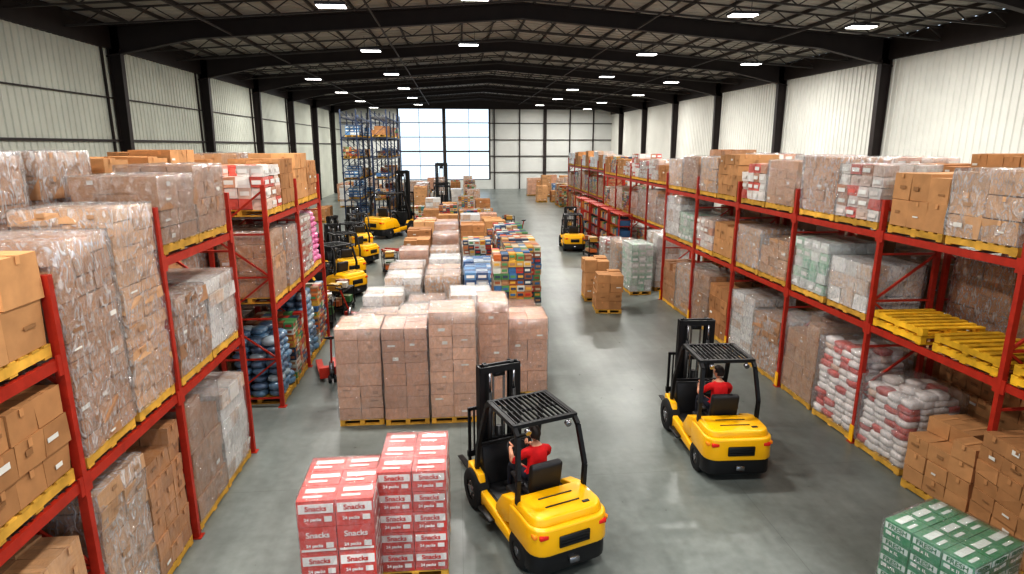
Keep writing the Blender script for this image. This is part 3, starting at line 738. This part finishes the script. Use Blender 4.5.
def wheel_mesh(r,w):
    mb=MB(); prof=[(r*.5,-w/2),(r*.9,-w/2),(r,-w*.36),(r,w*.36),(r*.9,w/2),(r*.5,w/2)]; seg=32
    for j in range(seg):
        a=2*math.pi*j/seg
        for rr,x in prof: mb.v.append((x,rr*math.cos(a),rr*math.sin(a)))
    k=len(prof)
    for j in range(seg):
        j2=(j+1)%seg
        for i in range(k-1):
            mb.f.append((j*k+i,j*k+i+1,j2*k+i+1,j2*k+i)); mb.c.append((1,1,1)); mb.m.append(0); mb.s.append(i!=2 or j%2==0)
    mb.cyl((-w*.42,0,0),(w*.42,0,0),r*.52,mat=1,seg=24)
    mb.cyl((-w*.52,0,0),(w*.52,0,0),r*.2,mat=2,seg=12)
    for i in range(5):
        a=2*math.pi*i/5; mb.cyl((-w*.47,r*.36*math.cos(a),r*.36*math.sin(a)),(w*.47,r*.36*math.cos(a),r*.36*math.sin(a)),r*.06,mat=2,seg=6)
    return mb.mesh('wheel',[M_RUB,M_JOIST,M_CHROME])
def steer_mesh():
    mb=MB(); seg=24; R0,r0=.16,.014; k=8
    for j in range(seg):
        a=2*math.pi*j/seg
        for i in range(k):
            b_=2*math.pi*i/k; rr=R0+r0*math.cos(b_); mb.v.append((rr*math.cos(a),rr*math.sin(a),r0*math.sin(b_)))
    for j in range(seg):
        for i in range(k):
            mb.f.append((j*k+i,((j+1)%seg)*k+i,((j+1)%seg)*k+(i+1)%k,j*k+(i+1)%k)); mb.c.append((1,1,1)); mb.m.append(0); mb.s.append(True)
    for a in (90,210,330):
        a=math.radians(a); mb.beam((0,0,-.01),(R0*math.cos(a),R0*math.sin(a),0),.025,.012)
    mb.cyl((0,0,-.02),(0,0,.015),.04); mb.cyl((0,0,-.4),(0,0,-.02),.028)
    return mb.mesh('steering',[M_BLACK])
GM,MM,WR,WF,SM=guard_mesh(),mast_mesh(),wheel_mesh(.25,.17),wheel_mesh(.31,.22),steer_mesh()
def forklift(x,y,rz,sc=1.0,lift=0):
    e=empty('forklift',(x,y,0),rz); e.scale=(sc,sc,sc)
    obj('body',body_me,(0,0,0),0,e); obj('overhead_guard',GM,(0,0,0),0,e)
    m_=obj('mast',MM,(0,0,0),0,e)
    if lift: m_.scale=(1,1,lift)
    for i,(wx,wy,me,rr) in enumerate(((-.48,-.8,WR,.25),(.48,-.8,WR,.25),(-.5,.72,WF,.31),(.5,.72,WF,.31))):
        obj('wheel_%d'%(i+1),me,(wx,wy,rr),0,e)
    s=obj('steering_wheel',SM,(-.0,.42+SY,1.04),0,e); s.rotation_euler=(math.radians(35),0,0)
    return e

# ------------------------------------------------------------------ pallet jacks and carts
def jack_mesh():
    mb=MB()
    for sx in (-1,1):
        mb.box(sx*.19,.1,.12,.15,1.15,.06,mat=0); mb.cyl((sx*.19-.05,.6,.05),(sx*.19+.05,.6,.05),.05,mat=1,seg=12)
    mb.box(0,-.5,.22,.54,.14,.26,mat=0); mb.cyl((0,-.62,.1),(0,-.62,.5),.06,mat=2,seg=12)
    mb.cyl((-.09,-.66,.09),(-.03,-.66,.09),.09,mat=1,seg=14); mb.cyl((.03,-.66,.09),(.09,-.66,.09),.09,mat=1,seg=14)
    mb.beam((0,-.64,.45),(0,-.95,1.15),.04,.04,mat=0)
    mb.beam((-.14,-.98,1.2),(.14,-.98,1.2),.035,.035,mat=1); mb.beam((0,-.95,1.15),(-.13,-.98,1.2),.025,.025,mat=1); mb.beam((0,-.95,1.15),(.13,-.98,1.2),.025,.025,mat=1)
    return mb.mesh('pallet_jack',[M_RACK,M_BLACK,M_CHROME])
def cart_mesh():
    mb=MB(); r=random.Random(4)
    mb.box(0,0,.2,.6,1.1,.05,mat=1); mb.box(0,0,.75,.6,1.1,.04,mat=1)
    for sx in (-1,1):
        for sy in (-1,1):
            mb.box(sx*.28,sy*.52,.55,.035,.035,.75,mat=1); mb.cyl((sx*.25-.02,sy*.45,.08),(sx*.25+.02,sy*.45,.08),.08,mat=1,seg=12)
    mb.beam((-.28,-.56,1.0),(.28,-.56,1.0),.03,.03,mat=2); mb.beam((-.28,-.52,.9),(-.28,-.56,1.0),.03,.03,mat=2); mb.beam((.28,-.52,.9),(.28,-.56,1.0),.03,.03,mat=2)
    for z in (.23,.78):
        for k in range(3): mb.box(r.uniform(-.08,.08),-.33+k*.34,z+.12,.36,.28,r.uniform(.16,.24),r.choice(MULTI),3,r.uniform(-.2,.2))
    return mb.mesh('cart',[M_YEL,M_BLACK,M_CHROME,M_PRINT])
JM,CM=jack_mesh(),cart_mesh()
for x,y,a in ((-3.15,14.2,.3),(-3.0,18.9,-.6),(6.8,27.6,.2),(-3.2,31.5,1.2),(3.6,35.5,.3)): obj('pallet_jack',JM,(x,y,0),a)
for x,y,a in ((-4.1,18.4,.1),(-3.9,20.0,-.2),(6.7,29.3,.1),(6.7,35.6,.0),(-2.9,26.0,.2),(3.4,39,.1)): obj('stock_cart',CM,(x,y,0),a)
for i,(x,y) in enumerate(((-5.7,18.8),(-6.6,21.0),(-7.2,24.0),(-7.8,27.5),(-8.0,31))): place(['multi','blue','brown','multi','wrapwhite'][i],x,y,0,1,1.1,1.5+.2*(i%3))

# ------------------------------------------------------------------ driver
M_SHIRT=simple('red_shirt',S(204,26,30),.8,var=.12,scale=14,bump=.3)
M_TROU=simple('dark_trousers',S(40,44,58),.85,var=.12,scale=14)
M_SKIN=simple('skin',S(205,150,122),.5,var=.04)
M_HAIR=simple('dark_brown_hair',S(40,28,22),.6,var=.3,scale=40,bump=.4)
M_SHOE=simple('black_shoe',S(25,24,24),.5); M_EYEW=simple('eye_white',S(235,235,232),.2,var=.01); M_LIP=simple('lip',S(170,95,85),.5)
PM=[M_SHIRT,M_TROU,M_SKIN,M_HAIR,M_SHOE,M_EYEW,M_LIP]
def skinned(nodes,edges,sub=1,root=0):
    me=bpy.data.meshes.new('sk'); me.from_pydata([n[0] for n in nodes],edges,[])
    o=bpy.data.objects.new('sk',me); COL.objects.link(o)
    sk=o.modifiers.new('s','SKIN'); sk.use_smooth_shade=True
    for i,n in enumerate(nodes):
        d=me.skin_vertices[0].data[i]; r=n[1]; d.radius=r if isinstance(r,tuple) else (r,r); d.use_root=(i==root)
    ss=o.modifiers.new('u','SUBSURF'); ss.levels=sub; ss.render_levels=sub
    bpy.context.view_layer.update(); dg=bpy.context.evaluated_depsgraph_get()
    out=bpy.data.meshes.new_from_object(o.evaluated_get(dg)); bpy.data.objects.remove(o)
    return out
def person_mesh(head_yaw=0.0):
    bm=bmesh.new()
    def addm(me,matf,xf=None):
        n0=len(bm.faces); v0=len(bm.verts); bm.from_mesh(me); bm.verts.ensure_lookup_table(); bm.faces.ensure_lookup_table()
        if xf is not None:
            for v in bm.verts[v0:]: v.co=xf(v.co)
        for f in bm.faces[n0:]:
            f.material_index=matf(f.calc_center_median()); f.smooth=True
        bpy.data.meshes.remove(me)
    nodes=[((0,-.2,.93),(.15,.12)),((0,-.2,1.04),(.15,.115)),((0,-.18,1.19),(.17,.12)),((0,-.16,1.31),(.13,.09)),((0,-.14,1.37),.06),((0,-.12,1.43),.052)]
    edges=[(0,1),(1,2),(2,3),(3,4),(4,5)]
    for sx in (-1,1):
        b0=len(nodes)
        nodes += [((sx*.18,-.16,1.29),.068),((sx*.235,-.06,1.17),.055),((sx*.26,.05,1.07),.046),((sx*.215,.19,1.08),.04),((sx*.17,.32,1.12),.028),((sx*.155,.365,1.135),.03)]
        edges += [(3,b0),(b0,b0+1),(b0+1,b0+2),(b0+2,b0+3),(b0+3,b0+4),(b0+4,b0+5)]
        b1=len(nodes)
        nodes += [((sx*.1,-.14,.91),.095),((sx*.14,.08,.92),.085),((sx*.17,.26,.92),.066),((sx*.16,.33,.78),.058),((sx*.15,.38,.56),.042),((sx*.15,.41,.48),.042),((sx*.155,.55,.455),.036)]
        edges += [(0,b1),(b1,b1+1),(b1+1,b1+2),(b1+2,b1+3),(b1+3,b1+4),(b1+4,b1+5),(b1+5,b1+6)]
    me=skinned(nodes,edges,1)
    def mf(c):
        if c.z<.53 and c.y>.25: return 4
        if c.z<.985 and abs(c.x)<.3: return 1
        if c.z>1.372 and abs(c.x)<.09: return 2
        if c.y>-.0 and c.z>.98 and abs(c.x)>.1: return 2
        return 0
    addm(me,mf)
    for sx in (-1,1):
        for fi in range(4):
            ln=[.9,1.0,.95,.75][fi]; off=(fi-1.5)*.021
            bx=sx*.152; base=Vector((bx-sx*.012+sx*off*.3,.385+off*.9,1.142+off*.55))
            pts=[base-Vector((0,.02,.0)),base+Vector((-sx*.012,.012,.012))*ln,base+Vector((-sx*.034,.02,.0))*ln,base+Vector((-sx*.036,.016,-.024))*ln]
            me=skinned([(tuple(p),.0095 if i<3 else .0075) for i,p in enumerate(pts)],[(0,1),(1,2),(2,3)],1)
            addm(me,lambda c:2)
        pts=[(sx*.15,.35,1.13),(sx*.128,.37,1.105),(sx*.118,.4,1.1)]
        addm(skinned([(p,[.013,.011,.009][i]) for i,p in enumerate(pts)],[(0,1),(1,2)],1),lambda c:2)
    Rz=Matrix.Rotation(head_yaw,3,'Z'); hc=Vector((0,-.09,1.525))
    def XF(c): return Rz@c+hc
    b2=bmesh.new(); bmesh.ops.create_uvsphere(b2,u_segments=24,v_segments=18,radius=1)
    for v in b2.verts:
        x,y,z=v.co; x*=.075; y*=.095; z*=.115
        if z<-.02:
            t=(-z-.02)/.095; x*=1-.35*t; y=y*(1-.25*t)+.012*t
        if y<-.02 and z<0: y*=.9
        if y>0: y*=.95
        if y>.06 and .0<z<.03: y-=.006
        v.co=(x,y,z)
    t=bpy.data.meshes.new('h'); b2.to_mesh(t); b2.free(); addm(t,lambda c:2,XF)
    def blobm(x,y,z,rx,ry,rz_,mi):
        b3=bmesh.new(); bmesh.ops.create_uvsphere(b3,u_segments=10,v_segments=8,radius=1)
        for v in b3.verts: v.co=(x+v.co.x*rx,y+v.co.y*ry,z+v.co.z*rz_)
        t=bpy.data.meshes.new('h'); b3.to_mesh(t); b3.free(); addm(t,lambda c:mi,XF)
    blobm(0,.092,-.012,.012,.018,.024,2); blobm(0,.098,-.026,.016,.012,.01,2)
    for s in (-1,1):
        blobm(s*.03,.078,.012,.014,.01,.009,5); blobm(s*.03,.087,.012,.006,.004,.006,3); blobm(s*.03,.084,.03,.018,.006,.004,3)
        blobm(s*.074,-.005,-.005,.01,.02,.03,2)
    blobm(0,.083,-.058,.024,.008,.007,6)
    b3=bmesh.new(); bmesh.ops.create_uvsphere(b3,u_segments=28,v_segments=20,radius=1)
    for v in list(b3.verts):
        x,y,z=v.co
        v.co=(x*.083,y*.104-.004,z*.12+.004)
    dele=[v for v in b3.verts if (v.co.y>.035 and v.co.z<.055) or (v.co.z<-.055) or (v.co.z<.0 and v.co.y>-.02)]
    bmesh.ops.delete(b3,geom=dele,context='VERTS')
    for v in b3.verts: v.co+=v.co.normalized()*noise.noise(v.co*45)*.006
    t=bpy.data.meshes.new('h'); b3.to_mesh(t); b3.free(); addm(t,lambda c:3,XF)
    me=bpy.data.meshes.new('forklift_driver'); bm.to_mesh(me); bm.free()
    for m in PM: me.materials.append(m)
    return me
P1=person_mesh(.15); P2=person_mesh(.6)
def truck_with_driver(x,y,rz,pm):
    e=forklift(x,y,rz)
    o=obj('forklift_driver',pm,(x-SY*math.sin(rz),y+SY*math.cos(rz),0),rz)
    return e
truck_with_driver(.95,7.8,math.radians(20),P1)
truck_with_driver(4.55,9.8,math.radians(-2),P2)
forklift(6.2,31.8,math.radians(-4))
forklift(-4.6,22.6,math.radians(50)); forklift(-4.8,25.6,math.radians(30)); forklift(-5.0,28.9,math.radians(60)); forklift(-5.3,33,math.radians(20))
forklift(-4.0,37.5,math.radians(-30),1.4,1.3); forklift(-1.0,46.5,math.radians(180),1.3,1.5)

# ------------------------------------------------------------------ camera
cd=bpy.data.cameras.new('camera'); cam=bpy.data.objects.new('camera',cd); COL.objects.link(cam)
cam.location=(0,0,5.4); cam.rotation_euler=(math.radians(90-13.2),0,math.radians(-5.3))
cd.sensor_width=36; cd.lens=603/1024*36; cd.clip_end=300
scene.camera=cam
scene.view_settings.view_transform='Standard'
try: scene.view_settings.look='Medium High Contrast'
except Exception: pass
scene.view_settings.gamma=.92
